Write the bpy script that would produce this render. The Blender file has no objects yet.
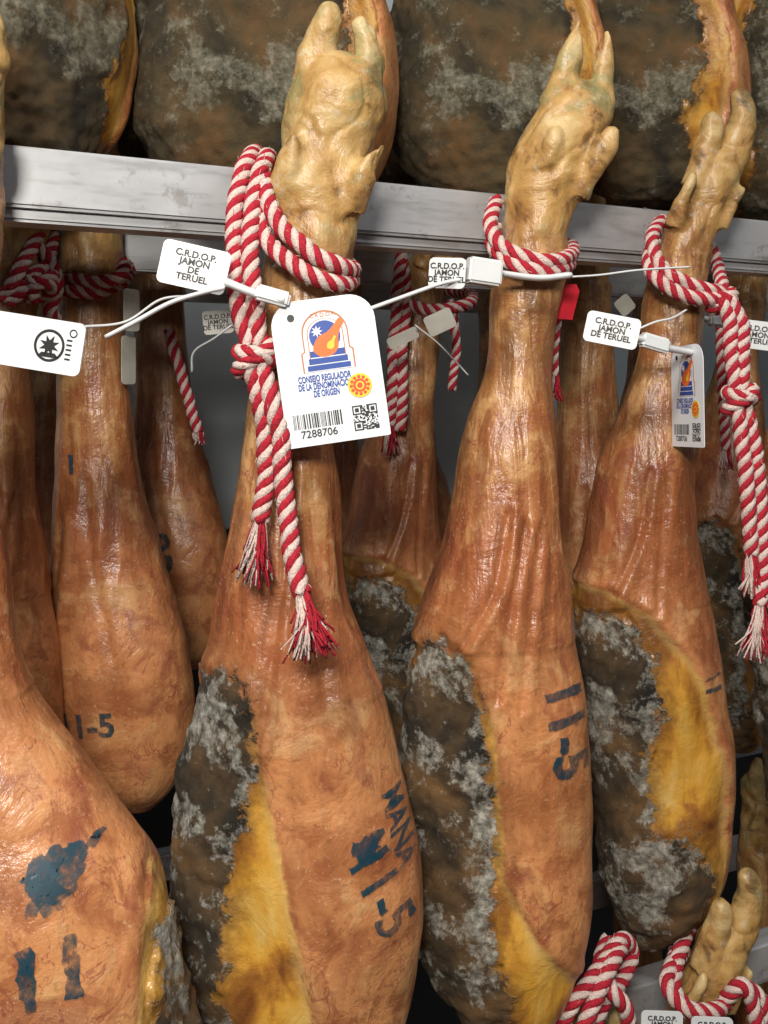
import bpy, bmesh, math, random
import numpy as np
from mathutils import Vector, Matrix, noise
from mathutils.bvhtree import BVHTree

random.seed(4)
CZ = 2.15                      # camera height above floor (m)
scene = bpy.context.scene
COL = scene.collection

def at(x, y, d):
    """survey helper: bearing (mm per metre) + true distance -> world metres"""
    return Vector(((x-384)*.001*d, d, CZ+(390-y)*.001*d))

# ------------------------------------------------------------------ materials
class NT:
    def __init__(s, name):
        s.m = bpy.data.materials.new(name); s.m.use_nodes = True
        s.t = s.m.node_tree; s.n = s.t.nodes; s.l = s.t.links
        s.b = s.n['Principled BSDF']
    def node(s, typ, ins=None, **kw):
        nd = s.n.new(typ)
        for k, v in kw.items(): setattr(nd, k, v)
        if ins:
            for k, v in ins.items(): s.set(nd.inputs[k], v)
        return nd
    def set(s, sock, v):
        if isinstance(v, bpy.types.NodeSocket): s.l.new(v, sock)
        else:
            if isinstance(v, (tuple, list)) and len(v) == 3 and sock.type == 'RGBA': v = (*v, 1)
            sock.default_value = v
    def math(s, op, a, b=0.0, c=0.0, clamp=False):
        nd = s.n.new('ShaderNodeMath'); nd.operation = op; nd.use_clamp = clamp
        s.set(nd.inputs[0], a); s.set(nd.inputs[1], b); s.set(nd.inputs[2], c)
        return nd.outputs[0]
    def noise(s, vec, scale, detail=4, rough=.55, dist=0):
        nd = s.node('ShaderNodeTexNoise', {'Scale': scale, 'Detail': detail, 'Roughness': rough, 'Distortion': dist, 'Vector': vec})
        return nd.outputs['Fac']
    def ramp(s, fac, stops):
        nd = s.n.new('ShaderNodeValToRGB'); cr = nd.color_ramp
        while len(cr.elements) < len(stops): cr.elements.new(.5)
        for e, (p, c) in zip(cr.elements, stops):
            e.position = p; e.color = (*c, 1) if isinstance(c, tuple) else (c, c, c, 1)
        s.set(nd.inputs[0], fac); return nd.outputs[0]
    def step(s, v, a, b):
        nd = s.node('ShaderNodeMapRange', {'Value': v, 'From Min': a, 'From Max': b, 'To Min': 0.0, 'To Max': 1.0})
        nd.interpolation_type = 'SMOOTHSTEP'; return nd.outputs[0]
    def mix(s, f, a, b, mode='MIX'):
        nd = s.n.new('ShaderNodeMix'); nd.data_type = 'RGBA'; nd.blend_type = mode
        s.set(nd.inputs[0], f); s.set(nd.inputs[6], a); s.set(nd.inputs[7], b); return nd.outputs[2]
    def obj(s, scale=None):
        tc = s.n.new('ShaderNodeTexCoord')
        if scale is None: return tc.outputs['Object']
        mp = s.node('ShaderNodeMapping', {'Vector': tc.outputs['Object'], 'Scale': scale}); return mp.outputs[0]
    def attr(s, name):
        a = s.n.new('ShaderNodeAttribute'); a.attribute_name = name; return a.outputs['Fac']

def ham_material(name='cured_ham_skin', darker=False):
    s = NT(name)
    P = s.obj(); PV = s.obj((1, 1, .13))
    rnd = s.node('ShaderNodeObjectInfo').outputs['Random']
    sep = s.node('ShaderNodeSeparateXYZ', {0: P}); z = sep.outputs[2]
    nbig = s.noise(P, 6.5, 4, .6, .5)
    nmid = s.noise(P, 20, 5, .64, .6)
    nfine = s.noise(P, 150, 3, .6)
    nvert = s.noise(PV, 55, 3, .55, .5)
    M = lambda a, b: s.math('MULTIPLY', a, b)
    # along-length colour
    zz = s.math('ADD', z, M(s.math('SUBTRACT', nbig, .5), .22))
    f = s.node('ShaderNodeMapRange', {'Value': zz, 'From Min': .25, 'From Max': -.75}).outputs[0]
    base = s.ramp(f, [(0.0, (.58, .38, .16)), (.20, (.48, .28, .10)), (.30, (.37, .18, .058)),
                      (.46, (.35, .14, .045)), (.58, (.40, .135, .050)), (.72, (.62, .265, .105)), (1.0, (.66, .295, .115))])
    lo = s.mix(.7, base, (.25, .068, .024), 'MIX')
    hi = s.mix(.5, base, (.78, .50, .22), 'MIX')
    c = s.mix(M(s.step(nbig, .48, .34), .75), base, lo)
    c = s.mix(M(s.step(nbig, .51, .64), .85), c, hi)
    c = s.mix(M(s.step(nmid, .50, .37), .60), c, (.31, .092, .036))
    c = s.mix(M(s.step(nmid, .54, .66), .45), c, (.74, .46, .21))
    leg = M(s.step(z, -.50, -.25), s.step(z, .06, .0))
    c = s.mix(M(s.step(nvert, .52, .40), s.math('ADD', M(leg, .38), .14)), c, (.16, .055, .02))
    c = s.mix(M(M(s.step(nvert, .56, .68), leg), .40), c, (.60, .37, .16))
    # bruises
    c = s.mix(M(s.step(s.noise(P, 13, 3, .6, .8), .56, .67), .55), c, (.24, .055, .035))
    # capillaries
    nv = s.noise(s.obj((1, 1, .6)), 24, 4, .55, 1.3)
    vein = s.step(s.math('ABSOLUTE', s.math('SUBTRACT', nv, .5)), .014, .002)
    c = s.mix(M(M(vein, s.step(nbig, .42, .52)), .55), c, (.24, .045, .04))
    spk = s.step(s.noise(P, 300, 1, .5), .66, .73)
    c = s.mix(M(spk, .30), c, (.72, .54, .34))
    c = s.mix(M(s.step(nfine, .45, .32), .30), c, (.20, .075, .026))
    # foot: dirt, mould tint, pale horn
    ft = s.step(z, .0, .07); nft = s.noise(P, 24, 5, .60, .4)
    c = s.mix(M(ft, .75), c, s.ramp(nft, [(.34, (.22, .12, .035)), (.45, (.42, .245, .075)), (.55, (.53, .345, .12)), (.68, (.63, .47, .22))]))
    c = s.mix(M(M(ft, s.step(nft, .44, .34)), .6), c, (.12, .065, .025))
    c = s.mix(M(M(ft, s.step(s.noise(P, 13, 4, .6), .51, .60)), .55), c, (.21, .26, .13))
    c = s.mix(M(M(ft, s.step(s.noise(P, 45, 5, .75), .57, .65)), .40), c, (.60, .58, .47))
    c = s.mix(M(s.attr('horn'), .55), c, s.ramp(nft, [(.36, (.14, .08, .03)), (.46, (.44, .29, .11)), (.62, (.64, .51, .27))]))
    # fat
    fdv = s.math('ADD', s.attr('fd'), M(s.math('SUBTRACT', nmid, .5), .022))
    mdv = s.math('ADD', s.attr('md'), M(s.math('SUBTRACT', s.noise(P, 30, 6, .72), .5), .085))
    c = s.mix(M(s.step(mdv, -.035, .0), .55), c, (.19, .08, .026))
    fm = s.step(fdv, -.003, .003)
    nf = s.noise(s.obj((1, 1, .4)), 13, 5, .6, 1.0)
    fat = s.ramp(nf, [(.30, (.18, .062, .016)), (.42, (.42, .18, .03)), (.51, (.68, .36, .05)), (.62, (.74, .46, .11)), (.74, (.78, .58, .26))])
    fat = s.mix(M(s.step(fdv, .012, .0), .5), fat, (.74, .52, .21))
    fat = s.mix(M(s.step(mdv, -.030, .0), .75), fat, (.22, .10, .022))
    c = s.mix(fm, c, fat)
    # mould crust
    mm = s.step(mdv, -.003, .004)
    nmA = s.noise(P, 70, 8, .84)
    nmB = s.noise(P, 9, 5, .62, .6)
    if darker:
        dark = s.ramp(nmB, [(.32, (.014, .011, .008)), (.44, (.042, .034, .018)), (.55, (.10, .075, .034)), (.67, (.18, .10, .036))])
        wk, wo, wm = 1.6, (.53, .66, .84), .85
        wc = s.ramp(nfine, [(.3, (.12, .13, .095)), (.5, (.25, .26, .21)), (.7, (.48, .48, .42))])
    else:
        dark = s.ramp(nmB, [(.32, (.012, .010, .008)), (.44, (.038, .028, .016)), (.54, (.10, .062, .027)), (.66, (.20, .11, .04))])
        wk, wo, wm = 1.9, (.525, .63, .82), .95
        wc = s.ramp(nfine, [(.3, (.16, .16, .135)), (.5, (.39, .39, .345)), (.7, (.72, .71, .65))])
    white = s.ramp(s.math('ADD', nmA, M(s.math('SUBTRACT', s.noise(P, 12, 5, .7, .3), .5), wk)), [(wo[0], 0.0), (wo[1], .7), (wo[2], 1.0)])
    crust = s.mix(M(white, wm), dark, wc)
    c = s.mix(mm, c, crust)
    tint = s.ramp(rnd, [(0, (.86, .82, .78)), (.5, (1, 1, 1)), (1, (1, .94, .88))])
    c = s.mix(1.0, c, tint, 'MULTIPLY')
    if darker: c = s.mix(1.0, c, (.84, .78, .70), 'MULTIPLY')  # upper-row variant: whole colour multiplied darker and browner
    s.set(s.b.inputs['Base Color'], c)
    rg = s.math('ADD', M(nmid, .45), .16)
    rg = s.math('ADD', rg, M(mm, .48)); rg = s.math('ADD', rg, M(ft, .08))
    s.set(s.b.inputs['Roughness'], rg)
    s.b.inputs['Specular IOR Level'].default_value = .48
    s.set(s.b.inputs['Coat Weight'], M(s.math('SUBTRACT', 1.0, s.math('MAXIMUM', mm, M(ft, .5))), .27)); s.b.inputs['Coat Roughness'].default_value = .22
    s.set(s.b.inputs['Subsurface Weight'], s.math('ADD', M(fm, .18), .04))
    s.b.inputs['Subsurface Radius'].default_value = (.012, .006, .002)
    hgt = s.math('ADD', M(nvert, s.math('ADD', M(leg, .7), .15)), M(nfine, .13))
    hgt = s.math('ADD', hgt, M(nmid, .9))
    hgt = s.math('ADD', hgt, M(M(nmA, mm), 2.8))
    hgt = s.math('ADD', hgt, M(M(nft, ft), .6))
    bp = s.node('ShaderNodeBump', {'Height': hgt, 'Strength': .6, 'Distance': .007})
    s.l.new(bp.outputs[0], s.b.inputs['Normal']); s.l.new(bp.outputs[0], s.b.inputs['Coat Normal'])
    return s.m

def simple(name, col, rough=.5, metal=0, nscale=60, var=.12, bump=.1, dist=.001):
    s = NT(name); P = s.obj(); n = s.noise(P, nscale, 4)
    d = tuple(x*(1-var) for x in col); h = tuple(min(1, x*(1+var)) for x in col)
    s.set(s.b.inputs['Base Color'], s.ramp(n, [(.3, d), (.7, h)]))
    s.b.inputs['Roughness'].default_value = rough; s.b.inputs['Metallic'].default_value = metal
    bp = s.node('ShaderNodeBump', {'Height': n, 'Strength': bump, 'Distance': dist})
    s.l.new(bp.outputs[0], s.b.inputs['Normal']); return s.m

def metal_material():
    s = NT('galvanised_steel'); P = s.obj((.15, 1, 1))
    n = s.noise(P, 60, 5, .6); n2 = s.noise(s.obj(), 8, 5, .6)
    c = s.ramp(n2, [(.3, (.44, .45, .47)), (.7, (.62, .63, .65))])
    c = s.mix(s.math('MULTIPLY', s.step(n, .5, .35), .35), c, (.27, .26, .24))
    c = s.mix(s.math('MULTIPLY', s.step(s.noise(s.obj(), 30, 5, .7), .58, .68), .40), c, (.20, .16, .12))
    s.set(s.b.inputs['Base Color'], c); s.b.inputs['Metallic'].default_value = .5
    s.set(s.b.inputs['Roughness'], s.math('ADD', s.math('MULTIPLY', n, .25), .28))
    bp = s.node('ShaderNodeBump', {'Height': n, 'Strength': .2, 'Distance': .001}); s.l.new(bp.outputs[0], s.b.inputs['Normal'])
    return s.m

def ink_material():
    s = NT('blue_stamp_ink'); P = s.obj()
    n = s.noise(P, 130, 5, .75)
    s.b.inputs['Base Color'].default_value = (.010, .055, .085, 1); s.b.inputs['Roughness'].default_value = .42
    n2 = s.noise(P, 34, 4, .65)
    a = s.ramp(s.math('ADD', s.math('MULTIPLY', n, .5), s.math('MULTIPLY', n2, .5)), [(.38, .12), (.47, .52), (.58, .88)])
    s.set(s.b.inputs['Alpha'], a); return s.m

def wall_material():
    s = NT('wall_shaded_below'); P = s.obj(); z = s.node('ShaderNodeSeparateXYZ', {0: P}).outputs[2]
    n = s.noise(P, 3, 4)
    up = s.ramp(n, [(.3, (.56, .64, .68)), (.7, (.70, .78, .82))])
    c = s.mix(s.step(z, -.31, -.30), (.035, .04, .045), up)  # lower wall near-black: shade behind the hams put into the colour
    s.set(s.b.inputs['Base Color'], c); s.b.inputs['Roughness'].default_value = .6; return s.m

HAM = ham_material(); HAMU = ham_material('upper_ham_rind', True); STEEL = metal_material(); INK = ink_material()
RED = simple('rope_red', (.40, .009, .025), .85, nscale=500, var=.45, bump=.9, dist=.002)
WHT = simple('rope_white', (.66, .52, .47), .9, nscale=500, var=.28, bump=.9, dist=.002)
PLAST = simple('white_plastic', (.70, .72, .73), .35, nscale=30, var=.05)
CLEAR = simple('aged_plastic', (.42, .41, .36), .3, nscale=30, var=.15)
CARD = simple('white_card', (.78, .81, .85), .4, nscale=20, var=.03)
PBLK = simple('print_black', (.02, .02, .022), .5); PBLU = simple('print_blue', (.02, .07, .33), .45)
PORG = simple('print_orange', (.48, .17, .07), .45); PRED = simple('print_red', (.75, .08, .03), .45)
PYEL = simple('print_yellow', (.85, .60, .04), .45); PWHT = simple('print_white', (.78, .81, .85), .45)
PHAM = simple('print_ham_orange', (.85, .16, .025), .45)
REDPL = simple('red_plastic', (.55, .015, .03), .35)

# ------------------------------------------------------------------ geometry helpers
def new_obj(name, mesh, mats, parent=None, loc=None, rot=None):
    o = bpy.data.objects.new(name, mesh); COL.objects.link(o)
    L = mats if isinstance(mats, (list, tuple)) else [mats]
    if len(mesh.materials) == 0:
        for m in L: mesh.materials.append(m)
    if parent: o.parent = parent
    if loc is not None: o.location = loc
    if rot is not None: o.rotation_euler = rot
    return o

def catmull(pts, n=12):
    pts = [np.array(p, float) for p in pts]
    P = [2*pts[0]-pts[1]] + pts + [2*pts[-1]-pts[-2]]
    out = []
    for i in range(1, len(P)-2):
        a, b, c, d = P[i-1:i+3]
        for k in range(n):
            t = k/n
            out.append(.5*((2*b)+(-a+c)*t+(2*a-5*b+4*c-d)*t*t+(-a+3*b-3*c+d)*t**3))
    out.append(pts[-1]); return np.array(out)

def resample(P, ds):
    seg = np.linalg.norm(np.diff(P[:, :3], axis=0), axis=1); L = np.concatenate([[0], np.cumsum(seg)])
    n = max(3, int(L[-1]/ds)); t = np.linspace(0, L[-1], n)
    return np.stack([np.interp(t, L, P[:, k]) for k in range(P.shape[1])], 1)

def frames(P):
    T = np.gradient(P, axis=0); T /= np.linalg.norm(T, axis=1)[:, None]+1e-12
    N = np.zeros_like(P); a = np.array([0, 1., 0]) if abs(T[0][1]) < .9 else np.array([1., 0, 0])
    v = a-T[0]*np.dot(a, T[0]); N[0] = v/np.linalg.norm(v)
    for i in range(1, len(P)):
        v = N[i-1]-T[i]*np.dot(N[i-1], T[i]); N[i] = v/(np.linalg.norm(v)+1e-12)
    return T, N, np.cross(T, N)

class Acc:
    def __init__(s): s.v = []; s.f = []; s.m = []
    def tube(s, P, R, sides=8, mat=0, cap=True, flat=1.0):
        P = np.array(P, float); R = np.ones(len(P))*R if np.isscalar(R) else np.array(R)
        T, N, B = frames(P); o = len(s.v)
        for i in range(len(P)):
            for k in range(sides):
                a = 2*math.pi*k/sides
                s.v.append(tuple(P[i]+R[i]*(math.cos(a)*N[i]*flat+math.sin(a)*B[i])))
        for i in range(len(P)-1):
            for k in range(sides):
                k2 = (k+1) % sides
                s.f.append((o+i*sides+k, o+i*sides+k2, o+(i+1)*sides+k2, o+(i+1)*sides+k)); s.m.append(mat)
        if cap:
            s.f.append(tuple(o+k for k in reversed(range(sides)))); s.m.append(mat)
            e = o+(len(P)-1)*sides
            s.f.append(tuple(e+k for k in range(sides))); s.m.append(mat)
    def rope(s, pts, r=.0085, pitch=.037):
        r *= .93
        P = resample(catmull([tuple(p) for p in pts]), .002)
        T, N, B = frames(P); n = len(P)
        # slight unevenness of a hand tied rope
        w = np.array([[noise.noise(Vector((q[0]*40+j*9, q[1]*40, q[2]*40))) for j in range(3)] for q in P])*.0018
        P = P+w
        ds = np.linalg.norm(P[1]-P[0])
        wob = np.array([noise.noise(Vector((q[0]*14, q[2]*14, 3))) for q in P])*1.4
        ph = np.arange(n)*ds/pitch*2*math.pi+wob
        for k in range(4):
            a = ph+k*math.pi/2
            Q = P+.58*r*(np.cos(a)[:, None]*N+np.sin(a)[:, None]*B)
            s.tube(Q, .52*r, 7, k % 2)
        # loose fibres
        for i in range(0, n, 2):
            a = random.random()*6.28; d = math.cos(a)*N[i]+math.sin(a)*B[i]; q = P[i]+d*r*.95
            s.tube([q, q+d*.0012+T[i]*.002, q+d*.0022+T[i]*.005], [.0003, .00025, .0002], 3, random.randint(0, 1), False)
        return P[-1], T[-1]
    def tassel(s, p, t, L=.035, n=46, spread=.35, red=.5, r=.0010):
        p = np.array(p); t = np.array(t); t = t*.8+np.array([0, 0, -.35])
        n = int(n*2.2)
        for i in range(n):
            th = (i/n)*2*math.pi; col = 0 if (math.sin(th*2)+random.uniform(-.5, .5) < (red-.5)*2) else 1
            side = np.array([math.cos(th), math.sin(th), 0])
            d = t+side*spread*random.uniform(.2, 1.6)+np.random.normal(0, .10, 3); d /= np.linalg.norm(d)
            l = L*random.uniform(.5, 1.15); a = p-t*.004+side*.0045*random.random()
            b = a+t*l*.45+side*.003+np.random.normal(0, .0015, 3); c = a+d*l+np.array([0, 0, -.004])
            s.tube(resample(catmull([a, b, c], 4), l/6), r*random.uniform(.6, 1.2), 4, col)
    def mesh(s, name, smooth=True):
        me = bpy.data.meshes.new(name); me.from_pydata(s.v, [], s.f)
        me.polygons.foreach_set('material_index', s.m)
        me.polygons.foreach_set('use_smooth', [smooth]*len(s.f)); me.update(); return me
np.random.seed(3)

def sdpoly(x, z, poly):
    """signed distance, + inside"""
    p = np.array(poly, float); n = len(p); d = np.full(x.shape, 1e9); ins = np.zeros(x.shape, bool)
    for i in range(n):
        a = p[i]; b = p[(i+1) % n]; e = b-a; w0 = x-a[0]; w1 = z-a[1]
        t = np.clip((w0*e[0]+w1*e[1])/(e@e+1e-12), 0, 1)
        d = np.minimum(d, np.hypot(w0-e[0]*t, w1-e[1]*t))
        c = ((a[1] > z) != (b[1] > z)) & (x < (b[0]-a[0])*(z-a[1])/((b[1]-a[1]) if b[1] != a[1] else 1e-9)+a[0])
        ins ^= c
    return np.where(ins, d, -d)

def ham_mesh(name, org, d, rows, claws, fat, mould, seed=0, vox=.0030, folds=(), mat=None):
    ox, oy = org; k = .001*d
    R = catmull([(r[1], r[0], r[2]) for r in rows], 8)   # (left, y, right)
    R = np.stack([R[:, 1], R[:, 0], R[:, 2]], 1)
    acc = Acc(); S = 48; m = len(R)
    for i, (y, l, r) in enumerate(R):
        cx = ((l+r)/2-ox)*k; a = max((r-l)/2*k, .003); z = (oy-y)*k
        w = min(1, max(0, (a-.055)/.06)); b = a*(1.0-.34*w)
        for j in range(S):
            t = 2*math.pi*j/S; c, s_ = math.cos(t), math.sin(t); e = .92
            acc.v.append((cx+a*math.copysign(abs(c)**e, c), b*math.copysign(abs(s_)**e, s_), z))
    for i in range(m-1):
        for j in range(S):
            j2 = (j+1) % S
            acc.f.append((i*S+j, (i+1)*S+j, (i+1)*S+j2, i*S+j2)); acc.m.append(0)
    acc.f.append(tuple(range(S))); acc.m.append(0)
    acc.f.append(tuple((m-1)*S+j for j in reversed(range(S)))); acc.m.append(0)
    tips = []
    for cl in claws:
        C = catmull([((x-ox)*k, yy*k, (oy-y)*k, r*k) for x, y, yy, r in cl], 6)
        acc.tube(C[:, :3], C[:, 3], 16)
        tips.append((C[-1, :3], C[-7, :3], C[len(C)//2, :3]))
    me = acc.mesh(name+'_raw')
    bm = bmesh.new(); bm.from_mesh(me); bmesh.ops.recalc_face_normals(bm, faces=bm.faces)
    bm.to_mesh(me); bm.free()
    tmp = bpy.data.objects.new('tmp', me); COL.objects.link(tmp)
    md = tmp.modifiers.new('r', 'REMESH'); md.mode = 'VOXEL'; md.voxel_size = vox
    sm = tmp.modifiers.new('s', 'SMOOTH'); sm.iterations = 4; sm.factor = .5
    dg = bpy.context.evaluated_depsgraph_get(); out = bpy.data.meshes.new_from_object(tmp.evaluated_get(dg))
    bpy.data.objects.remove(tmp); out.name = name
    nv = len(out.vertices); co = np.zeros(nv*3); out.vertices.foreach_get('co', co); co = co.reshape(-1, 3)
    no = np.array([v.normal[:] for v in out.vertices])
    tp = lambda poly: [((x-ox)*k, (oy-y)*k) for x, y in poly]
    fd = sdpoly(co[:, 0], co[:, 2], tp(fat)) if fat else np.full(nv, -1.)
    mdd = sdpoly(co[:, 0], co[:, 2], tp(mould)) if mould else np.full(nv, -1.)
    horn = np.zeros(nv)
    for t0, t1, t2 in tips:
        for q, rr in ((t0, .020), (t1, .020), (t2, .014)):
            dd = np.linalg.norm(co-q, axis=1); horn = np.maximum(horn, np.clip(1.6-dd/rr, 0, 1))
    disp = np.zeros(nv); off = seed*7.3
    fleshy = np.maximum(fd, mdd)
    # tendon folds: lines in the front view, raised ridge with a groove beside it
    for fl, amp, wd in folds:
        F = np.array(tp(fl)); F = catmull([tuple(q) for q in F], 6); best = np.full(nv, 1e9); sgn = np.zeros(nv)
        for i in range(len(F)-1):
            e = F[i+1]-F[i]; L2 = e@e+1e-12; wx = co[:, 0]-F[i][0]; wz = co[:, 2]-F[i][1]
            t = np.clip((wx*e[0]+wz*e[1])/L2, 0, 1); dx = wx-e[0]*t; dz = wz-e[1]*t; dd = np.hypot(dx, dz)
            q = dd < best; best[q] = dd[q]; sgn[q] = np.sign(e[0]*wz-e[1]*wx)[q]
        sd = best*sgn; fr = (co[:, 1] < .01)
        disp += fr*amp*(np.exp(-((sd-wd)/wd)**2)-1.2*np.exp(-((sd+wd*.4)/(wd*.7))**2))
    for i in range(nv):
        x, y, z = co[i]; v = Vector((x+off, y, z))
        q = noise.noise(v*8)*.009
        if z < 0: q += (1-abs(noise.noise(Vector((x*30+off, y*30, z*5))))*2)*.0022*(1.0 if z > -.42 else .2)
        q += noise.noise(v*22)*.0018
        if z > -.05:
            w = min(1, (z+.05)/.06)
            q += w*(noise.noise(v*60)*.0022+noise.noise(v*30)*.0040-max(0, .22-abs(noise.noise(v*17)*3))*.009)
        if mdd[i] > -.004: q += noise.noise(v*26)*.006+noise.noise(v*62)*.004+noise.noise(v*130)*.0015
        elif fd[i] > 0: q += noise.noise(Vector((x*24+off, y*24, z*10)))*.006
        disp[i] += q
    disp -= .0035*np.clip(fleshy/.010+.5, 0, 1)
    disp += .0025*np.exp(-((fleshy+.007)/.007)**2)
    co += no*disp[:, None]
    out.vertices.foreach_set('co', co.ravel())
    for nm, arr in (('fd', fd), ('md', mdd), ('horn', horn)):
        a = out.attributes.new(nm, 'FLOAT', 'POINT'); a.data.foreach_set('value', arr.astype(np.float32))
    out.polygons.foreach_set('use_smooth', [True]*len(out.polygons)); out.materials.clear(); out.materials.append(mat or HAM); out.update()
    return out

def put_ham(mesh, loc, rotz=0, scale=1):
    o = bpy.data.objects.new('cured_ham', mesh); COL.objects.link(o)
    o.location = loc; o.rotation_euler = (0, 0, rotz); o.scale = (scale,)*3; return o

def text_mesh(txt, size, bold=0.0, spacing=1.0):
    cu = bpy.data.curves.new('t', 'FONT'); cu.body = txt; cu.size = size; cu.align_x = 'CENTER'; cu.align_y = 'CENTER'
    cu.offset = bold; cu.space_character = spacing; cu.space_line = .85
    o = bpy.data.objects.new('t', cu); COL.objects.link(o)
    dg = bpy.context.evaluated_depsgraph_get(); me = bpy.data.meshes.new_from_object(o.evaluated_get(dg))
    bpy.data.objects.remove(o); return me

def stamp(ham, txt, x, z, size, ang, bold=.002, jit=.0022):
    """ink text wrapped onto the ham surface; x,z in ham local metres"""
    if txt == 'blot':      # smudged ink blot outline
        n = 60; me = bpy.data.meshes.new('blot')
        pts = [(size*(.42+.22*noise.noise(Vector((math.cos(a)*1.6, math.sin(a)*1.6, size*60)))+.12*noise.noise(Vector((math.cos(a)*5, math.sin(a)*5, 2))))*math.cos(a), .8*size*(.42+.28*noise.noise(Vector((math.cos(a)*1.9, math.sin(a)*1.9, 5+size*60))))*math.sin(a), 0) for a in [2*math.pi*i/n for i in range(n)]]
        me.from_pydata(pts, [], [tuple(range(n))])
    else: me = text_mesh(txt, size, bold)
    bm = bmesh.new(); bm.from_mesh(me); bmesh.ops.triangulate(bm, faces=bm.faces)
    for _ in range(6):
        es = [e for e in bm.edges if e.calc_length() > .0035]
        if not es: break
        bmesh.ops.subdivide_edges(bm, edges=es, cuts=1); bmesh.ops.triangulate(bm, faces=bm.faces)
    tree = BVHTree.FromPolygons([v.co for v in ham.data.vertices], [p.vertices for p in ham.data.polygons])
    ca, sa = math.cos(ang), math.sin(ang); dead = []
    for v in bm.verts:
        u = v.co.copy()
        jx = noise.noise(Vector((u.x*90, u.y*90, x*50)))*jit+noise.noise(Vector((u.x*280, u.y*280, x*50)))*jit*.5
        jz = noise.noise(Vector((u.x*90+9, u.y*90, x*50)))*jit+noise.noise(Vector((u.x*280+9, u.y*280, x*50)))*jit*.5
        X = x+u.x*ca-u.y*sa+jx; Z = z+u.x*sa+u.y*ca+jz
        h = tree.ray_cast(Vector((X, -1, Z)), Vector((0, 1, 0)))
        if h[0] is None: dead.append(v); continue
        v.co = h[0]+h[1]*.0016
    if dead: bmesh.ops.delete(bm, geom=dead, context='VERTS')
    bm.to_mesh(me); bm.free(); me.materials.clear()
    return new_obj('ink_stamp', me, INK, parent=ham)

# ------------------------------------------------------------------ hams
H1 = ham_mesh('ham_a', (320, 270), 1.0,
 [(62, 318, 352), (75, 300, 376), (100, 287, 384), (150, 279, 373), (190, 270, 368), (230, 266, 358), (265, 263, 350), (300, 262, 344), (350, 258, 338),
  (420, 247, 332), (480, 235, 335), (540, 228, 340), (600, 218, 349), (650, 205, 365), (700, 190, 383), (760, 177, 400), (820, 168, 412),
  (880, 166, 420), (940, 171, 422), (1000, 184, 414), (1050, 210, 390), (1080, 245, 350), (1088, 280, 315)],
 [[(314, 120, -8, 25), (315, 85, -10, 21), (318, 55, -12, 15), (326, 34, -16, 12), (331, 18, -18, 9), (332, 12, -18, 5)],
  [(355, 120, -8, 26), (364, 85, -8, 19), (371, 62, -8, 12), (367, 44, -12, 10), (362, 31, -16, 7), (360, 25, -16, 3)],
  [(290, 212, -20, 22), (290, 188, -32, 18), (293, 168, -42, 14), (297, 152, -48, 9), (299, 144, -50, 5)],
  [(348, 212, -20, 20), (360, 190, -30, 16), (370, 173, -38, 13), (380, 160, -42, 8), (385, 152, -42, 5)]],
 [(262, 690), (272, 760), (290, 830), (300, 880), (318, 960), (330, 1120), (100, 1120), (100, 690)],
 [(100, 690), (185, 690), (205, 665), (235, 655), (255, 672), (262, 710), (258, 760), (240, 830), (228, 900), (232, 960), (242, 1024), (250, 1120), (100, 1120)], 1,
 folds=[([(300, 470), (292, 560), (282, 650), (270, 720)], .0022, .006), ([(318, 480), (325, 600), (335, 700)], .0015, .008)])
H2 = ham_mesh('ham_b', (533, 262), 1.12,
 [(82, 572, 600), (95, 553, 612), (112, 538, 611), (142, 520, 602), (180, 503, 590), (220, 499, 577), (262, 497, 567), (300, 491, 557), (350, 485, 552),
  (400, 474, 551), (450, 462, 553), (500, 451, 558), (550, 439, 564), (600, 422, 571), (650, 410, 578), (700, 402, 585), (760, 398, 590),
  (820, 398, 593), (880, 402, 592), (930, 410, 588), (980, 427, 575), (1015, 455, 553), (1028, 485, 525)],
 [[(556, 125, -8, 20), (561, 95, -8, 17), (566, 68, -10, 13), (572, 46, -12, 10), (577, 30, -12, 6), (579, 24, -12, 3)],
  [(592, 120, -8, 19), (600, 90, -8, 14), (605, 66, -8, 12), (606, 50, -10, 10), (604, 39, -12, 8), (602, 33, -12, 5)],
  [(528, 205, -18, 18), (536, 182, -28, 15), (543, 162, -38, 12), (547, 146, -42, 8), (548, 139, -42, 4)],
  [(572, 200, -18, 17), (584, 180, -26, 14), (594, 160, -34, 11), (602, 144, -38, 7), (604, 138, -38, 4)]],
 [(462, 640), (488, 720), (497, 850), (530, 910), (565, 955), (600, 975), (600, 1060), (350, 1060), (350, 640)],
 [(350, 690), (395, 670), (415, 640), (440, 626), (460, 640), (474, 700), (486, 770), (488, 840), (486, 900), (495, 950), (508, 1000), (500, 1100), (350, 1100)], 2,
 folds=[([(505, 510), (490, 580), (462, 630)], .003, .007), ([(520, 520), (505, 600), (492, 680)], .0025, .006), ([(535, 520), (525, 600), (515, 690)], .002, .006)])
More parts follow.
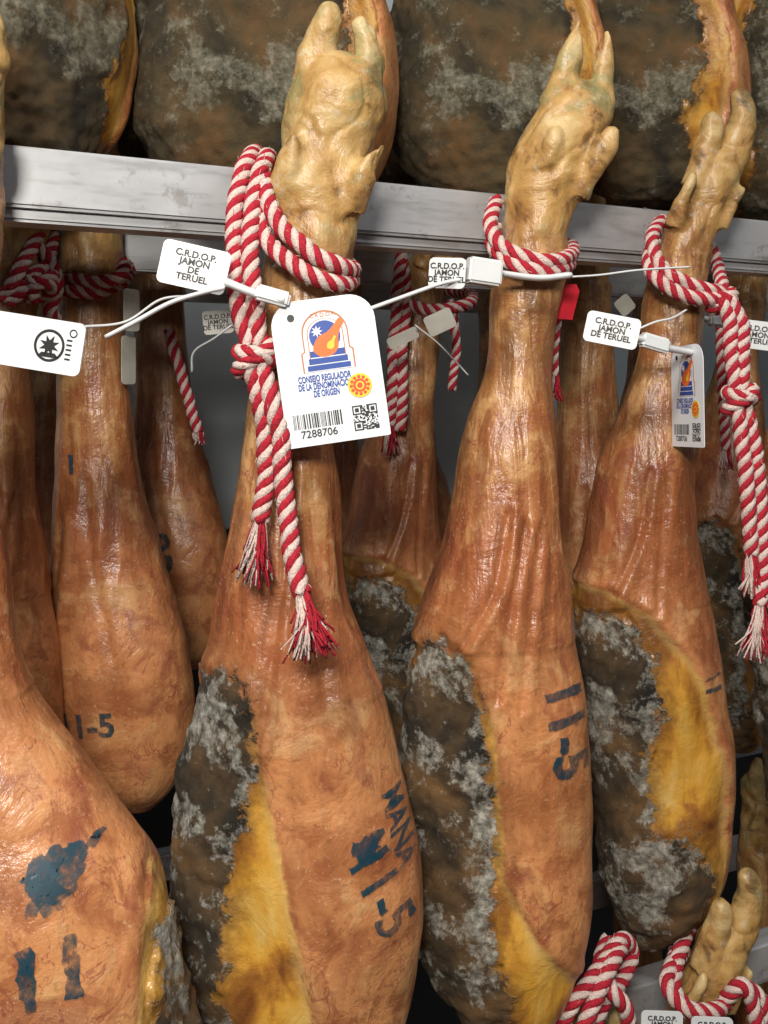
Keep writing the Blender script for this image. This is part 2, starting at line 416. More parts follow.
H3 = ham_mesh('ham_c', (690, 255), 1.225,
 [(148, 712, 730), (160, 697, 742), (182, 686, 740), (205, 675, 731), (230, 664, 720), (255, 658, 711), (300, 648, 702), (350, 640, 697), (400, 625, 693),
  (450, 605, 690), (500, 592, 692), (550, 582, 698), (600, 575, 707), (650, 573, 717), (700, 576, 725), (760, 583, 729), (820, 590, 728),
  (865, 597, 720), (905, 610, 702), (935, 628, 678), (948, 643, 660)],
 [[(714, 200, -4, 18), (728, 165, -6, 14), (737, 135, -8, 11), (740, 117, -10, 8), (736, 104, -12, 6), (733, 98, -12, 3)],
  [(692, 190, -10, 16), (698, 160, -14, 12), (703, 140, -18, 9), (706, 127, -20, 6), (706, 121, -20, 3)],
  [(672, 228, -16, 13), (674, 208, -28, 10), (679, 190, -32, 7), (683, 178, -32, 3)],
  [(715, 228, -8, 13), (726, 210, -14, 9), (735, 197, -16, 6), (740, 189, -16, 3)]],
 [(598, 583), (635, 603), (675, 648), (702, 710), (715, 780), (717, 850), (700, 900), (660, 970), (520, 970), (520, 583)],
 [(520, 600), (585, 608), (612, 602), (635, 640), (646, 700), (628, 760), (640, 812), (680, 818), (700, 855), (690, 905), (640, 990), (520, 990)], 3,
 folds=[([(640, 470), (628, 530), (606, 585)], .003, .006), ([(655, 480), (648, 560), (645, 600)], .002, .006)])
H0 = ham_mesh('ham_d', (-30, 200), .86,
 [(10, -55, -10), (60, -72, 0), (130, -76, 4), (200, -74, 2), (300, -76, -6), (400, -80, -12), (480, -86, -8), (540, -96, -3), (600, -108, 4), (650, -122, 16), (700, -136, 38),
  (750, -146, 70), (800, -152, 108), (850, -156, 143), (900, -158, 170), (950, -158, 188), (1000, -156, 198), (1060, -150, 203), (1120, -130, 188), (1170, -90, 140), (1190, -40, 80)],
 [[(-45, 70, -8, 22), (-44, 30, -10, 15), (-40, 0, -12, 6)], [(-10, 70, -8, 22), (-8, 30, -10, 15), (-10, 5, -12, 6)],
  [(-60, 160, -20, 20), (-62, 130, -34, 12), (-64, 110, -36, 4)], [(-15, 160, -20, 20), (0, 130, -34, 12), (6, 110, -36, 4)]],
 [(121, 790), (144, 835), (157, 900), (160, 1000), (164, 1200), (300, 1200), (300, 780)],
 [(178, 890), (171, 950), (174, 1030), (180, 1200), (300, 1200), (300, 870)], 4)
H4 = ham_mesh('ham_e', (92, 265), 1.33,
 [(118, 80, 102), (135, 68, 112), (170, 64, 118), (210, 62, 122), (265, 60, 124), (350, 60, 126), (400, 61, 130), (450, 61, 135), (500, 59, 143), (550, 56, 156),
  (600, 54, 173), (650, 54, 188), (700, 60, 195), (745, 74, 190), (785, 95, 170), (805, 115, 150)],
 [[(80, 150, -6, 15), (80, 120, -8, 11), (82, 98, -10, 4)], [(102, 150, -6, 15), (104, 120, -8, 11), (101, 95, -10, 4)],
  [(72, 200, -14, 12), (70, 180, -24, 8), (68, 166, -26, 3)], [(110, 200, -14, 12), (118, 180, -22, 8), (123, 168, -24, 3)]],
 None, None, 5, .004, folds=[([(75, 520), (68, 600), (60, 680)], .003, .008), ([(100, 480), (110, 560), (130, 640)], .002, .008)])
HU = ham_mesh('ham_f', (0, 0), 1.0,
 [(-130, -18, 20), (-100, -36, 38), (0, -42, 42), (200, -46, 50), (350, -72, 62), (450, -112, 96), (550, -145, 130), (650, -160, 150), (730, -158, 156), (790, -135, 138), (830, -95, 102), (860, -40, 45)],
 [[(-18, -90, -8, 22), (-16, -140, -10, 14), (-12, -165, -12, 5)], [(18, -90, -8, 22), (20, -140, -10, 14), (18, -160, -12, 5)]],
 [(-250, 400), (60, 400), (105, 520), (134, 640), (138, 740), (116, 800), (100, 950), (-250, 950)],
 [(-250, 420), (30, 420), (85, 540), (104, 640), (100, 700), (78, 760), (90, 830), (90, 950), (-250, 950)], 6, .004, mat=HAMU)

ham0 = put_ham(H0, at(-30, 200, .86)); ham1 = put_ham(H1, at(320, 270, 1.0))
ham2 = put_ham(H2, at(533, 262, 1.12)); ham3 = put_ham(H3, at(690, 255, 1.225))
hamBL = put_ham(H4, at(92, 265, 1.33))

def st(ham, ds, txt, px, py, size, ang, bold=.0015, jit=.0022):
    p = at(px, py, ds)-ham.location; stamp(ham, txt, p.x, p.z, size, math.radians(ang), bold, jit)
st(ham1, .92, '11-5', 380, 900, .050, -68, .0010, .0022)
st(ham1, .93, 'MANA', 398, 840, .026, -76, .0006, .001)
st(ham1, .92, 'blot', 366, 852, .034, 20)
st(ham2, 1.05, '11-5', 568, 734, .058, -84, .0022, .0022)
st(ham0, .74, 'blot', 32, 908, .054, 10, 0, .004)
st(ham0, .74, 'X', 26, 922, .036, 20, .003, .005)
st(ham0, .74, '11', 34, 1003, .062, 8, .0028, .004)
st(ham0, .74, '-', 58, 882, .05, 60, .001, .005)
st(hamBL, 1.27, '11-5', 88, 724, .042, 5, .0014, .001)
st(hamBL, 1.29, 'I', 72, 465, .035, 5, .001)
st(ham3, 1.14, '11', 720, 690, .028, -85, .001)

# back rows / hidden rows
U = Vector((.868, .42, 0)).normalized(); NB = Vector((-.436, .9, 0)).normalized()
F0 = Vector((-.353, .92, 0))       # front rail reference
def row(t, off, z): p = F0+Vector((.868, .42, 0))*t+NB*off; return Vector((p.x, p.y, CZ+z))
backs = []
for mesh, x, y, d, rz, sc in [
    (H2, 14, 275, 1.26, .35, .95), (H4, 160, 262, 1.79, -.2, 1.0), (H3, 428, 290, 1.55, .5, 1.0),
    (H4, 585, 285, 1.66, .3, 1.0), (H2, 745, 300, 1.82, .3, .95),
    (H1, 345, 300, 1.97, .4, 1.0), (H4, 500, 300, 2.05, 0, 1.0), (H1, 660, 300, 2.15, .3, 1.0), (H4, 840, 300, 2.1, 0, 1.0),
    (H3, 850, 250, 1.37, 0, 1.0), (H2, 60, 300, 1.72, 0, 1.0), (H1, 420, 300, 2.3, 0, 1.0), (H4, 580, 300, 2.5, 0, 1.0)]:
    backs.append(put_ham(mesh, at(x, y, d), rz, sc))
st(backs[1], 1.74, '03', 168, 552, .075, -80, .002)
# upper rack hams
for t, off, z, rz, sc in [(.015, .16, 1.09, .9, 1.0), (.325, .17, 1.105, -.1, 1.05), (.66, .16, 1.08, -.2, .98), (.93, .17, 1.09, -.5, .95), (1.25, .17, 1.12, 3.0, 1.0), (-.3, .17, 1.1, .2, 1.0)]:
    put_ham(HU, row(t, off, z), rz, sc)
for t in (-.1, .2, .5, .8, 1.1, 1.4): put_ham(HU, row(t, .52, 1.12), .5*t+.3, 1.0)
# lower rack hams
put_ham(H3, at(697, 1030, 1.20), .1, 1.0); put_ham(H2, at(556, 1185, 1.16), 0, .9)
for t, off in [(.3, -.06), (0, -.06), (1.15, -.05), (.2, .38), (.5, .38), (.8, .38), (1.1, .38), (1.4, .38)]:
    put_ham(H4, row(t, off, -.88), .2, .92)

# ------------------------------------------------------------------ rack
rack = bpy.data.objects.new('metal_rack', None); COL.objects.link(rack)
def bar(name, a, b, h, w):
    a = Vector(a); b = Vector(b); L = (b-a).length
    bm = bmesh.new(); bmesh.ops.create_cube(bm, size=1)
    for v in bm.verts: v.co = Vector((v.co.x*L, v.co.y*w, v.co.z*h))
    bmesh.ops.bevel(bm, geom=bm.edges[:], offset=.003, segments=2, affect='EDGES')
    me = bpy.data.meshes.new(name); bm.to_mesh(me); bm.free()
    o = new_obj(name, me, STEEL, parent=rack); o.location = (a+b)/2
    o.rotation_mode = 'QUATERNION'; o.rotation_quaternion = (b-a).to_track_quat('X', 'Z'); return o
def rail(name, off, z0, z1, t0=-.45, t1=2.0, w=.035):
    return bar(name, row(t0, off+w/2, (z0+z1)/2), row(t1, off+w/2, (z0+z1)/2), z1-z0, w)
rail('rail_front', 0, .170, .227); rail('rail_front_lip', .010, .158, .172, w=.040)
rail('rail_second', .43, .167, .227); rail('rail_third', .86, .167, .227, t1=2.4)
rail('rail_lower_front', 0, -.795, -.742); rail('rail_lower_second', .43, -.91, -.86); rail('rail_lower_third', .86, -.91, -.86, t1=2.4)
rail('rail_upper', .235, 1.04, 1.10); rail('rail_upper_back', .60, 1.04, 1.10)
for i, (t, off) in enumerate([(-.47, 0), (-.47, .43), (-.47, .86), (2.02, 0), (2.02, .43), (2.42, .86)]):
    p = row(t, off+.02, 0); bar('post_%d' % i, (p.x, p.y, 0), (p.x, p.y, CZ+1.3), .05, .05)
for i, z in enumerate((.2, 1.07, -.83)):
    for j, t in enumerate((-.47, 2.02)):
        bar('cross_%d_%d' % (i, j), row(t, 0, z), row(t, .9, z), .04, .04)

# ------------------------------------------------------------------ ropes
def rope_object(build):
    a = Acc(); build(a); return new_obj('striped_rope', a.mesh('striped_rope'), [RED, WHT])
def knot(a, c, r=.012, rr=.0085, axis_tilt=.3):
    c = np.array(c); pts = []
    for i in range(25):
        t = i/24*2*math.pi*2
        pts.append(c+np.array([math.cos(t)*r*1.15, math.sin(t)*r*.95, math.sin(t/2+.6)*r*.8+math.cos(t)*r*axis_tilt]))
    a.rope(pts, rr*.95)
A = lambda *q: [at(*p) for p in q]
def r1(a):
    # band round the leg (two turns)
    a.rope(A((262, 160, .99), (266, 195, .955), (283, 228, .938), (315, 255, .93), (343, 268, .945), (352, 270, .985), (345, 262, 1.03), (310, 240, 1.06), (275, 190, 1.045), (262, 160, 1.03)), .0088)
    a.rope(A((256, 200, .955), (262, 232, .945), (282, 256, .932), (312, 275, .926), (338, 284, .94), (350, 282, .975), (346, 276, 1.03), (305, 262, 1.055), (268, 240, 1.04), (252, 200, 1.02)), .0088)
    # over the rail and down
    a.rope(A((250, 345, .925), (238, 300, .93), (234, 240, .94), (238, 190, .96), (247, 160, .985), (256, 153, 1.02), (262, 162, 1.07)), .0088)
    a.rope(A((260, 345, .925), (254, 300, .925), (250, 240, .935), (254, 195, .955), (262, 168, .975), (268, 157, 1.01), (270, 167, 1.07)), .0088)
    knot(a, at(255, 357, .925), .013)
    p, t = a.rope(A((250, 365, .918), (259, 400, .92), (266, 440, .92), (266, 480, .918), (262, 508, .915), (260, 520, .915)), .009); a.tassel(p, t, .054, 75, .22, .35)
    p, t = a.rope(A((262, 365, .92), (272, 400, .915), (281, 440, .912), (284, 490, .91), (290, 540, .90), (298, 580, .89), (303, 594, .885)), .009); a.tassel(p, t, .054, 90, .32, .7)
rope_object(r1)
def r2(a):
    a.rope(A((497, 200, 1.12), (490, 222, 1.085), (500, 245, 1.062), (525, 258, 1.055), (552, 262, 1.06), (570, 255, 1.10), (568, 245, 1.15), (530, 240, 1.17), (500, 220, 1.165)), .0085)
    a.rope(A((495, 225, 1.09), (493, 245, 1.075), (510, 262, 1.058), (535, 270, 1.053), (558, 270, 1.07), (568, 262, 1.12), (540, 255, 1.17), (505, 235, 1.16)), .0085)
    p, t = a.rope(A((560, 262, 1.16), (558, 300, 1.18), (553, 340, 1.18), (553, 375, 1.18)), .0075); a.tassel(p, t, .03, 30, .2)
rope_object(r2)
def r3(a):
    a.rope(A((660, 222, 1.23), (652, 240, 1.19), (658, 262, 1.165), (680, 280, 1.155), (705, 290, 1.16), (722, 292, 1.18)), .0085)
    a.rope(A((655, 240, 1.20), (648, 262, 1.175), (662, 283, 1.155), (688, 297, 1.15), (715, 300, 1.16), (730, 300, 1.19)), .0085)
    a.rope(A((660, 222, 1.23), (690, 225, 1.28), (714, 255, 1.29), (722, 290, 1.21)), .0085)
    knot(a, at(722, 300, 1.17), .010)
    a.rope(A((722, 300, 1.16), (730, 320, 1.155), (731, 350, 1.15), (736, 392, 1.145)), .0088)
    a.rope(A((728, 298, 1.16), (742, 325, 1.155), (742, 360, 1.15), (740, 392, 1.145)), .0088)
    knot(a, at(740, 398, 1.145), .0125)
    p, t = a.rope(A((736, 405, 1.14), (742, 440, 1.135), (746, 490, 1.13), (750, 530, 1.13), (752, 555, 1.13)), .0088); a.tassel(p, t, .045, 65, .2, .6)
    p, t = a.rope(A((744, 405, 1.145), (754, 440, 1.14), (760, 500, 1.135), (764, 560, 1.13), (760, 605, 1.12)), .0088); a.tassel(p, t, .055, 70, .25, .45)
rope_object(r3)
def r4(a):   # left back ham, tangled
    a.rope(A((58, 288, 1.29), (75, 292, 1.27), (105, 290, 1.275), (125, 280, 1.31), (125, 265, 1.37), (90, 262, 1.40), (60, 275, 1.36)), .009)
    a.rope(A((125, 262, 1.30), (118, 278, 1.27), (90, 282, 1.265), (62, 278, 1.28), (40, 270, 1.24), (28, 285, 1.22), (5, 303, 1.21)), .009)
    a.rope(A((2, 300, 1.21), (20, 270, 1.21), (38, 235, 1.25), (48, 222, 1.30), (52, 240, 1.28), (42, 275, 1.24), (30, 300, 1.22)), .009)
    a.rope(A((30, 240, 1.25), (50, 262, 1.25), (58, 285, 1.25), (50, 308, 1.25), (56, 320, 1.26)), .009)
    knot(a, at(40, 285, 1.23), .014)
rope_object(r4)
def r5(a):   # tails of hams behind
    p, t = a.rope(A((402, 252, 1.45), (398, 290, 1.44), (394, 340, 1.44), (392, 390, 1.44), (390, 425, 1.44)), .009); a.tassel(p, t, .04, 40, .2, .5)
    a.rope(A((402, 255, 1.45), (406, 300, 1.45), (402, 350, 1.44), (402, 400, 1.44), (400, 430, 1.44)), .009)
    a.rope(A((395, 300, 1.46), (430, 310, 1.44), (465, 305, 1.45), (470, 295, 1.52), (430, 290, 1.62), (398, 300, 1.55), (395, 300, 1.46)), .009)
rope_object(r5)
def r6(a):
    p, t = a.rope(A((168, 330, 1.55), (180, 370, 1.55), (190, 405, 1.55), (198, 432, 1.55)), .009); a.tassel(p, t, .02, 20, .2)
rope_object(r6)
def r7(a):
    p, t = a.rope(A((720, 300, 1.6), (722, 380, 1.6), (726, 450, 1.6)), .008); a.tassel(p, t, .03, 25, .2)
    p, t = a.rope(A((450, 300, 1.5), (456, 340, 1.5), (452, 390, 1.5)), .007)
rope_object(r7)
def r8(a):   # lower row
    a.rope(A((672, 965, 1.16), (668, 985, 1.13), (680, 1005, 1.12), (700, 1012, 1.12), (720, 1008, 1.14), (728, 990, 1.20), (705, 975, 1.25), (680, 950, 1.22), (672, 965, 1.16)), .009)
    a.rope(A((700, 905, 1.27), (685, 935, 1.20), (676, 965, 1.16), (676, 995, 1.13), (700, 1022, 1.12)), .009)
    a.rope(A((705, 900, 1.27), (715, 915, 1.25), (712, 940, 1.25)), .009)
    p, t = a.rope(A((725, 1000, 1.15), (740, 985, 1.14), (752, 1000, 1.14), (758, 1040, 1.14)), .009)
    a.rope(A((745, 985, 1.15), (760, 1000, 1.15), (764, 1040, 1.15)), .009)
rope_object(r8)
def r9(a):
    a.rope(A((560, 1030, 1.10), (575, 1000, 1.10), (600, 970, 1.12), (620, 940, 1.15), (632, 950, 1.17), (625, 975, 1.15), (605, 1000, 1.12), (590, 1040, 1.10)), .009)
    a.rope(A((580, 1035, 1.09), (595, 1000, 1.10), (612, 965, 1.12), (622, 945, 1.15)), .009)
    a.rope(A((608, 940, 1.17), (600, 965, 1.14), (612, 990, 1.11), (626, 1010, 1.11), (630, 1040, 1.12)), .009)
rope_object(r9)

# ------------------------------------------------------------------ tags
def plate_mesh(outline, th, bev=0):
    bm = bmesh.new(); vs = [bm.verts.new((x, 0, z)) for x, z in outline]; f = bm.faces.new(vs)
    r = bmesh.ops.extrude_face_region(bm, geom=[f]); bmesh.ops.translate(bm, verts=[g for g in r['geom'] if isinstance(g, bmesh.types.BMVert)], vec=(0, th, 0))
    bmesh.ops.recalc_face_normals(bm, faces=bm.faces); me = bpy.data.meshes.new('plate'); bm.to_mesh(me); bm.free(); return me
def rrect(w, h, r, rt=None, n=8):
    rt = rt or r; pts = []
    for cx, cz, rr, a0 in ((w/2-rt, h/2-rt, rt, 0), (-w/2+rt, h/2-rt, rt, 90), (-w/2+r, -h/2+r, r, 180), (w/2-r, -h/2+r, r, 270)):
        for i in range(n+1):
            a = math.radians(a0+90*i/n); pts.append((cx+rr*math.cos(a), cz+rr*math.sin(a)))
    return pts
def flat(parent, name, pts, mat, y=-.0004):
    me = bpy.data.meshes.new(name); me.from_pydata([(x, 0, z) for x, z in pts], [], [tuple(range(len(pts)))])
    return new_obj(name, me, mat, parent=parent, loc=(0, y, 0))
def flats(parent, name, rects, mat, y=-.0004):
    v = []; f = []
    for x0, z0, x1, z1 in rects:
        o = len(v); v += [(x0, 0, z0), (x1, 0, z0), (x1, 0, z1), (x0, 0, z1)]; f.append((o, o+1, o+2, o+3))
    me = bpy.data.meshes.new(name); me.from_pydata(v, [], f); return new_obj(name, me, mat, parent=parent, loc=(0, y, 0))
def label(parent, name, txt, x, z, size, mat, y=-.0006, bold=0, spacing=1.0, sx=1.0):
    me = text_mesh(txt, size, bold, spacing); me.materials.clear()
    for v in me.vertices: v.co = Vector((v.co.x*sx, 0, v.co.y))
    return new_obj(name, me, mat, parent=parent, loc=(x, y, z))
def circ(cx, cz, r, n=32): return [(cx+r*math.cos(2*math.pi*i/n), cz+r*math.sin(2*math.pi*i/n)) for i in range(n)]
def ring(cx, cz, r0, r1, a0=0, a1=360, n=40):
    o = [(cx+r1*math.cos(math.radians(a0+(a1-a0)*i/n)), cz+r1*math.sin(math.radians(a0+(a1-a0)*i/n))) for i in range(n+1)]
    i_ = [(cx+r0*math.cos(math.radians(a0+(a1-a0)*i/n)), cz+r0*math.sin(math.radians(a0+(a1-a0)*i/n))) for i in range(n+1)]
    return o+i_[::-1]
def smooth_loop(p, n=5):
    q = p[-2:]+p+p[:2]; out = []
    for i in range(2, len(q)-2):
        a, b, c, d = [np.array(v) for v in q[i-1:i+3]]
        for k in range(n):
            t = k/n; out.append(tuple(.5*((2*b)+(-a+c)*t+(2*a-5*b+4*c-d)*t*t+(-a+3*b-3*c+d)*t**3)))
    return out
def hang_tag(loc, rot, s=1.0):
    e = bpy.data.objects.new('hang_tag', None); COL.objects.link(e); e.location = loc; e.rotation_euler = rot; e.scale = (s,)*3
    W, H = .098, .137
    card = new_obj('card', plate_mesh(rrect(W, H, .002, .024), .0008), CARD, parent=e)
    # crest: arched border, round emblem over a stepped base
    w = .0200; bz = .001
    arch = [(-w-.005, bz-.001), (-w-.005, .018), (-w-.002, .020), (-w-.002, .036)]+[((w+.002)*math.cos(math.radians(a))*-1, .036+.021*math.sin(math.radians(a))) for a in range(10, 180, 10)]+[(w+.002, .036), (w+.002, .020), (w+.005, .018), (w+.005, bz-.001)]
    flat(e, 'crest_border', arch, PORG, -.0004)
    flat(e, 'crest_inner', [(x*.94, bz+(z-bz)*.965) for x, z in arch], PWHT, -.0006)
    arch_in = [(-.016, .012), (-.016, .035)]+[(-.016*math.cos(math.radians(a)), .035+.0135*math.sin(math.radians(a))) for a in range(10, 180, 10)]+[(.016, .035), (.016, .012)]
    flat(e, 'crest_frame', [(x*1.08, z+(z-.03)*.05) for x, z in arch_in], PORG, -.0007)
    flat(e, 'crest_frame_gap', [(x*1.02, z+(z-.03)*.02) for x, z in arch_in], PWHT, -.00075)
    flat(e, 'crest_blue', circ(-.0005, .0325, .0148), PBLU, -.0008)
    flats(e, 'crest_steps', [(-.0165, .0135, .0165, .0195), (-.0185, .0070, .0185, .0125), (-.0205, .0010, .0205, .0060)], PBLU, -.0008)
    hamp = [(-.010, .0285), (-.013, .020), (-.006, .0135), (.005, .0145), (.011, .021), (.012, .030), (.0145, .037), (.019, .044), (.015, .048), (.009, .042), (.002, .036), (-.005, .0335)]
    flat(e, 'crest_ham', smooth_loop(hamp), PHAM, -.0010)
    flat(e, 'crest_ham_light', smooth_loop([(x*.30+.004, .022+(z-.020)*.35) for x, z in hamp]), PYEL, -.0012)
    star = []
    for i in range(16):
        r = .0058 if i % 2 == 0 else .0026; a = i*math.pi/8; star.append((-.0075+r*math.cos(a), .0375+r*math.sin(a)))
    flat(e, 'crest_star', star, PWHT, -.0012)
    label(e, 'crest_title', 'C.R.D.O.P.', 0, .0525, .0055, PORG, -.0009, bold=.0001)
    label(e, 'council_text', 'CONSEJO REGULADOR\nDE LA DENOMINACION\nDE ORIGEN', -.006, -.0135, .0085, PBLU, bold=.0003, sx=.56)
    flat(e, 'seal_disc', circ(.026, -.018, .0115), PYEL, -.0008)
    for i in range(12):
        a = i*math.pi/6; flat(e, 'seal_ray', circ(.026+.0082*math.cos(a), -.018+.0082*math.sin(a), .0017, 8), PRED, -.0010)
    flat(e, 'seal_ring', ring(.026, -.018, .0042, .0064), PRED, -.0010); flat(e, 'seal_core', circ(.026, -.018, .0026), PRED, -.0011)
    x = -.041; bars = []; rr = random.Random(2)
    while x < .004:
        w_ = rr.choice((.0005, .0005, .001, .0015)); bars.append((x, -.052, x+w_, -.038)); x += w_+rr.choice((.0005, .0006, .0012))
    flats(e, 'barcode', bars, PBLK)
    label(e, 'serial', '7288706', -.018, -.0575, .0100, PBLK, bold=.0001)
    q = []; c = .00125
    for i in range(19):
        for j in range(19):
            cor = (i < 7 and j < 7) or (i < 7 and j > 11) or (i > 11 and j > 11)
            if cor:
                ii = i if i < 7 else i-12; jj = j if j < 7 else j-12
                on = ii in (0, 6) or jj in (0, 6) or (2 <= ii <= 4 and 2 <= jj <= 4)
            else: on = rr.random() < .5
            if on: q.append((.0155+i*c, -.0605+j*c, .0155+(i+1)*c, -.0605+(j+1)*c))
    flats(e, 'qr_code', q, PBLK)
    flat(e, 'punch_hole', circ(-.030, .053, .0035), PBLK, -.0005)
    return e
R = math.radians
hang_tag(at(330, 370, .915), (0, R(-8), R(6)), .97)
hang_tag(at(687, 396, 1.13), (0, R(-2), R(-82)), .84)

def zip_tag(loc, rot, s=1.0, txt=True, w=.068, h=.044, mat=None):
    e = bpy.data.objects.new('zip_tie_label', None); COL.objects.link(e); e.location = loc; e.rotation_euler = rot; e.scale = (s,)*3
    new_obj('plate', plate_mesh(rrect(w, h, .006), .0018), mat or PLAST, parent=e)
    if txt == 'logo':
        flat(e, 'logo_ring', ring(.014, 0, .0115, .0138), PBLK); flat(e, 'logo_star', [((.0095 if i % 2 else .0045)*math.cos(i*math.pi/8)+.014, (.0095 if i % 2 else .0045)*math.sin(i*math.pi/8)) for i in range(16)], PBLK)
        flat(e, 'logo_base', [(.004, -.010), (.024, -.010), (.020, -.006), (.008, -.006)], PBLK)
        flat(e, 'registered_mark', ring(.034, .013, .0025, .0036), PBLK)
        flats(e, 'lines', [(.029, -.010+i*.004, .034, -.0085+i*.004) for i in range(5)], PBLK)
    elif txt:
        label(e, 'lettering', 'C.R.D.O.P.\nJAMON\nDE\nTERUEL' if h > .042 else 'C.R.D.O.P.\nJAMON\nDE TERUEL', 0, 0, h*(.21 if h > .042 else .26), PBLK, bold=.0003)
    return e
def tie(pts, r=.0018, flatf=1.8):
    a = Acc(); a.tube(resample(catmull([tuple(p) for p in pts]), .004), r, 8, 0, True, flatf)
    return a
def tie_obj(pts, head=None, r=.0018, hs=(.03, .018, .012), hrot=0, mat=None):
    a = tie(pts, r)
    o = new_obj('zip_tie', a.mesh('zip_tie'), mat or PLAST)
    if head is not None:
        bm = bmesh.new(); bmesh.ops.create_cube(bm, size=1)
        for v in bm.verts: v.co = Vector((v.co.x*hs[0], v.co.y*hs[1], v.co.z*hs[2]))
        bmesh.ops.bevel(bm, geom=bm.edges[:], offset=.0025, segments=3, affect='EDGES')
        me = bpy.data.meshes.new('head'); bm.to_mesh(me); bm.free()
        new_obj('head', me, mat or PLAST, parent=o, loc=head, rot=(0, hrot, .3))
    return o
# ham 1 label
zip_tag(at(194, 267, .90), (0, R(12), R(8)), .90)
tie_obj(A((226, 282, .90), (245, 290, .90), (262, 296, .905), (285, 300, .905)), at(272, 296, .905), .004, (.032, .014, .014), R(14))
tie_obj(A((106, 337, .88), (135, 322, .88), (170, 303, .885), (205, 292, .89), (224, 288, .895)), None, .0022)
tie_obj(A((80, 327, 1.0), (125, 322, 1.0), (160, 300, 1.02), (190, 296, 1.03)), None, .0015)
tie_obj(A((192, 372, 1.2), (194, 352, 1.2), (215, 338, 1.2), (232, 325, 1.2)), None, .0015)
# ham 0 label
zip_tag(at(34, 343, .78), (0, R(9), R(-8)), .92, 'logo', .088, .045)
# ham 2 label
zip_tag(at(447, 273, 1.0), (0, R(4), R(-20)), .85, True, .045, .036)
tie_obj(A((464, 279, 1.0), (440, 284, .99), (400, 298, .97), (356, 314, .95)), None, .0022)
tie_obj(A((462, 268, 1.01), (480, 270, 1.02), (505, 274, 1.04), (540, 278, 1.05), (570, 275, 1.06)), at(483, 272, 1.01), .0035, (.036, .02, .026), R(6))
tie_obj(A((570, 277, 1.06), (600, 275, 1.07), (640, 270, 1.08), (690, 267, 1.10)), None, .0012)
tie_obj(A((415, 325, 1.3), (440, 345, 1.3), (468, 375, 1.3)), None, .0012)
# red seal
sm = plate_mesh([(-.012, -.022), (.012, -.016), (.010, .018), (.004, .024), (-.008, .02)], .005)
new_obj('red_seal', sm, REDPL, loc=at(567, 303, 1.13), rot=(0, R(18), .2))
# ham 3 label
zip_tag(at(612, 330, 1.08), (0, R(12), R(-12)), .93, True, .062, .036)
tie_obj(A((632, 336, 1.08), (650, 342, 1.09), (668, 348, 1.10), (690, 352, 1.12)), at(654, 343, 1.09), .004, (.034, .014, .016), R(14))
tie_obj(A((636, 330, 1.09), (655, 322, 1.09), (672, 318, 1.1), (686, 310, 1.12)), None, .0012)
# behind
zip_tag(at(218, 322, 1.35), (0, R(-6), R(10)), .8, True, .05, .04, CLEAR)
zip_tag(at(403, 338, 1.32), (0, R(-25), R(10)), .8, False, .055, .02, CLEAR)
zip_tag(at(440, 322, 1.34), (0, R(-25), R(10)), .8, False, .05, .035, CLEAR)
zip_tag(at(757, 335, 1.30), (0, R(8), R(-10)), .9, True, .05, .041)
tie_obj(A((700, 318, 1.3), (720, 322, 1.3), (740, 324, 1.3)), at(722, 322, 1.3), .004, (.04, .014, .014), R(5))
zip_tag(at(132, 310, 1.28), (0, R(0), R(60)), .9, False, .03, .06, CLEAR)
zip_tag(at(129, 360, 1.30), (0, R(0), R(65)), .9, False, .03, .07, CLEAR)
zip_tag(at(625, 305, 1.35), (0, R(-40), R(10)), .8, False, .03, .03, CLEAR)
zip_tag(at(662, 1024, 1.08), (0, R(2), 0), .9, True, .05, .03)
zip_tag(at(712, 1030, 1.08), (0, R(2), 0), .9, True, .05, .03)

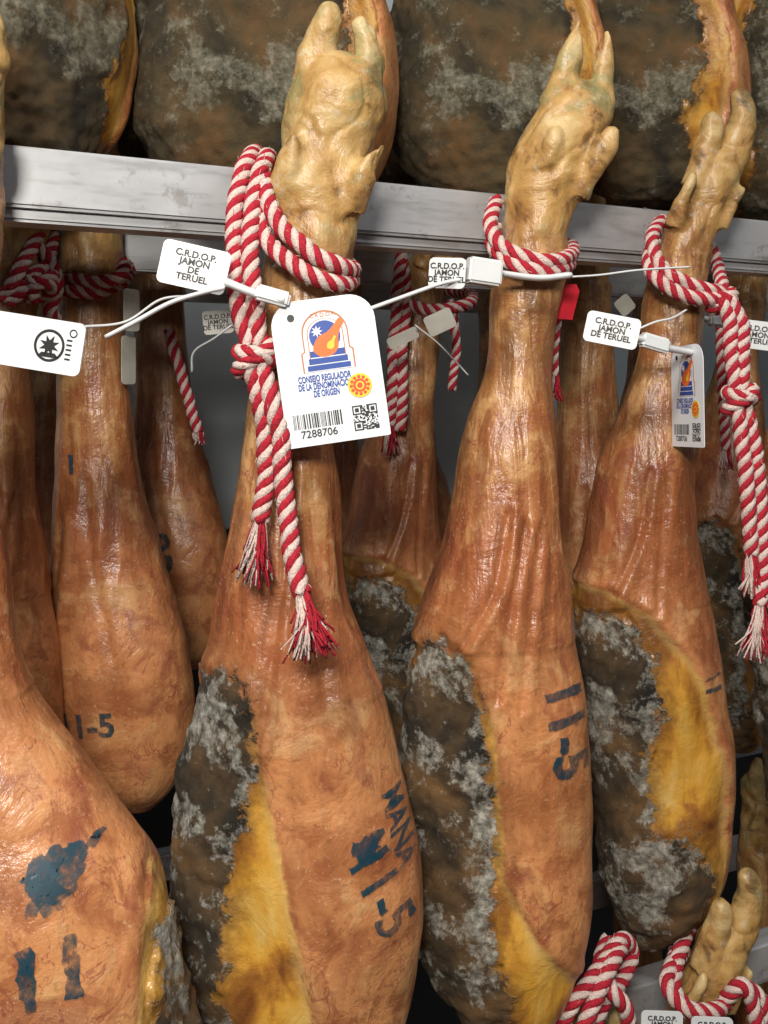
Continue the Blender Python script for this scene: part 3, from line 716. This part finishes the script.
# ------------------------------------------------------------------ room
WALL = wall_material()
FLOOR = simple('tiled_floor', (.10, .07, .05), .5, nscale=6, var=.2)
CEIL = simple('ceiling_paint', (.4, .4, .4), .8, nscale=5, var=.05)
def slab(name, loc, dims, mat, rz=0):
    bm = bmesh.new(); bmesh.ops.create_cube(bm, size=1)
    for v in bm.verts: v.co = Vector((v.co.x*dims[0], v.co.y*dims[1], v.co.z*dims[2]))
    me = bpy.data.meshes.new(name); bm.to_mesh(me); bm.free(); return new_obj(name, me, mat, loc=loc, rot=(0, 0, rz))
ang = math.atan2(.42, .868)
p = row(.8, 1.55, 0)
slab('wall_back', (p.x, p.y, 2.1), (7, .1, 4.2), WALL, ang)
slab('floor', (.3, .9, -.05), (8, 8, .1), FLOOR); slab('ceiling', (.3, .9, 4.25), (8, 8, .1), CEIL)

# ------------------------------------------------------------------ lights
def area(name, loc, target, size, energy, col=(1, 1, 1), sy=None):
    l = bpy.data.lights.new(name, 'AREA'); l.energy = energy; l.size = size; l.color = col
    if sy: l.shape = 'RECTANGLE'; l.size_y = sy
    o = bpy.data.objects.new(name, l); COL.objects.link(o); o.location = loc
    o.rotation_euler = (Vector(target)-Vector(loc)).to_track_quat('-Z', 'Y').to_euler()
area('ceiling_lamp', (-.5, -.6, 3.8), (.1, 1.1, 1.9), 1.0, 42, (1, .96, .90), .3)
area('ceiling_lamp_side', (1.7, 0, 3.8), (.4, 1.2, 1.8), .8, 10, (.97, .98, 1), .3)
area('flash_like_light', (-.1, -.42, 2.6), (.15, 1.1, 1.95), .2, 19.5, (1, .94, .85))  # flash-like key light added near the camera, no fixture of the room
w = bpy.data.worlds.new('World'); scene.world = w; w.use_nodes = True
w.node_tree.nodes['Background'].inputs[0].default_value = (.95, .97, 1, 1); w.node_tree.nodes['Background'].inputs[1].default_value = .06

cam = bpy.data.cameras.new('Camera'); co = bpy.data.objects.new('Camera', cam); COL.objects.link(co)
co.location = (0, 0, CZ); co.rotation_euler = (math.pi/2, 0, 0)
cam.sensor_fit = 'VERTICAL'; cam.sensor_height = 36; cam.lens = 36*1000/1024; cam.shift_y = -(512-390)/1024; cam.clip_start = .02
scene.camera = co
scene.view_settings.view_transform = 'Standard'
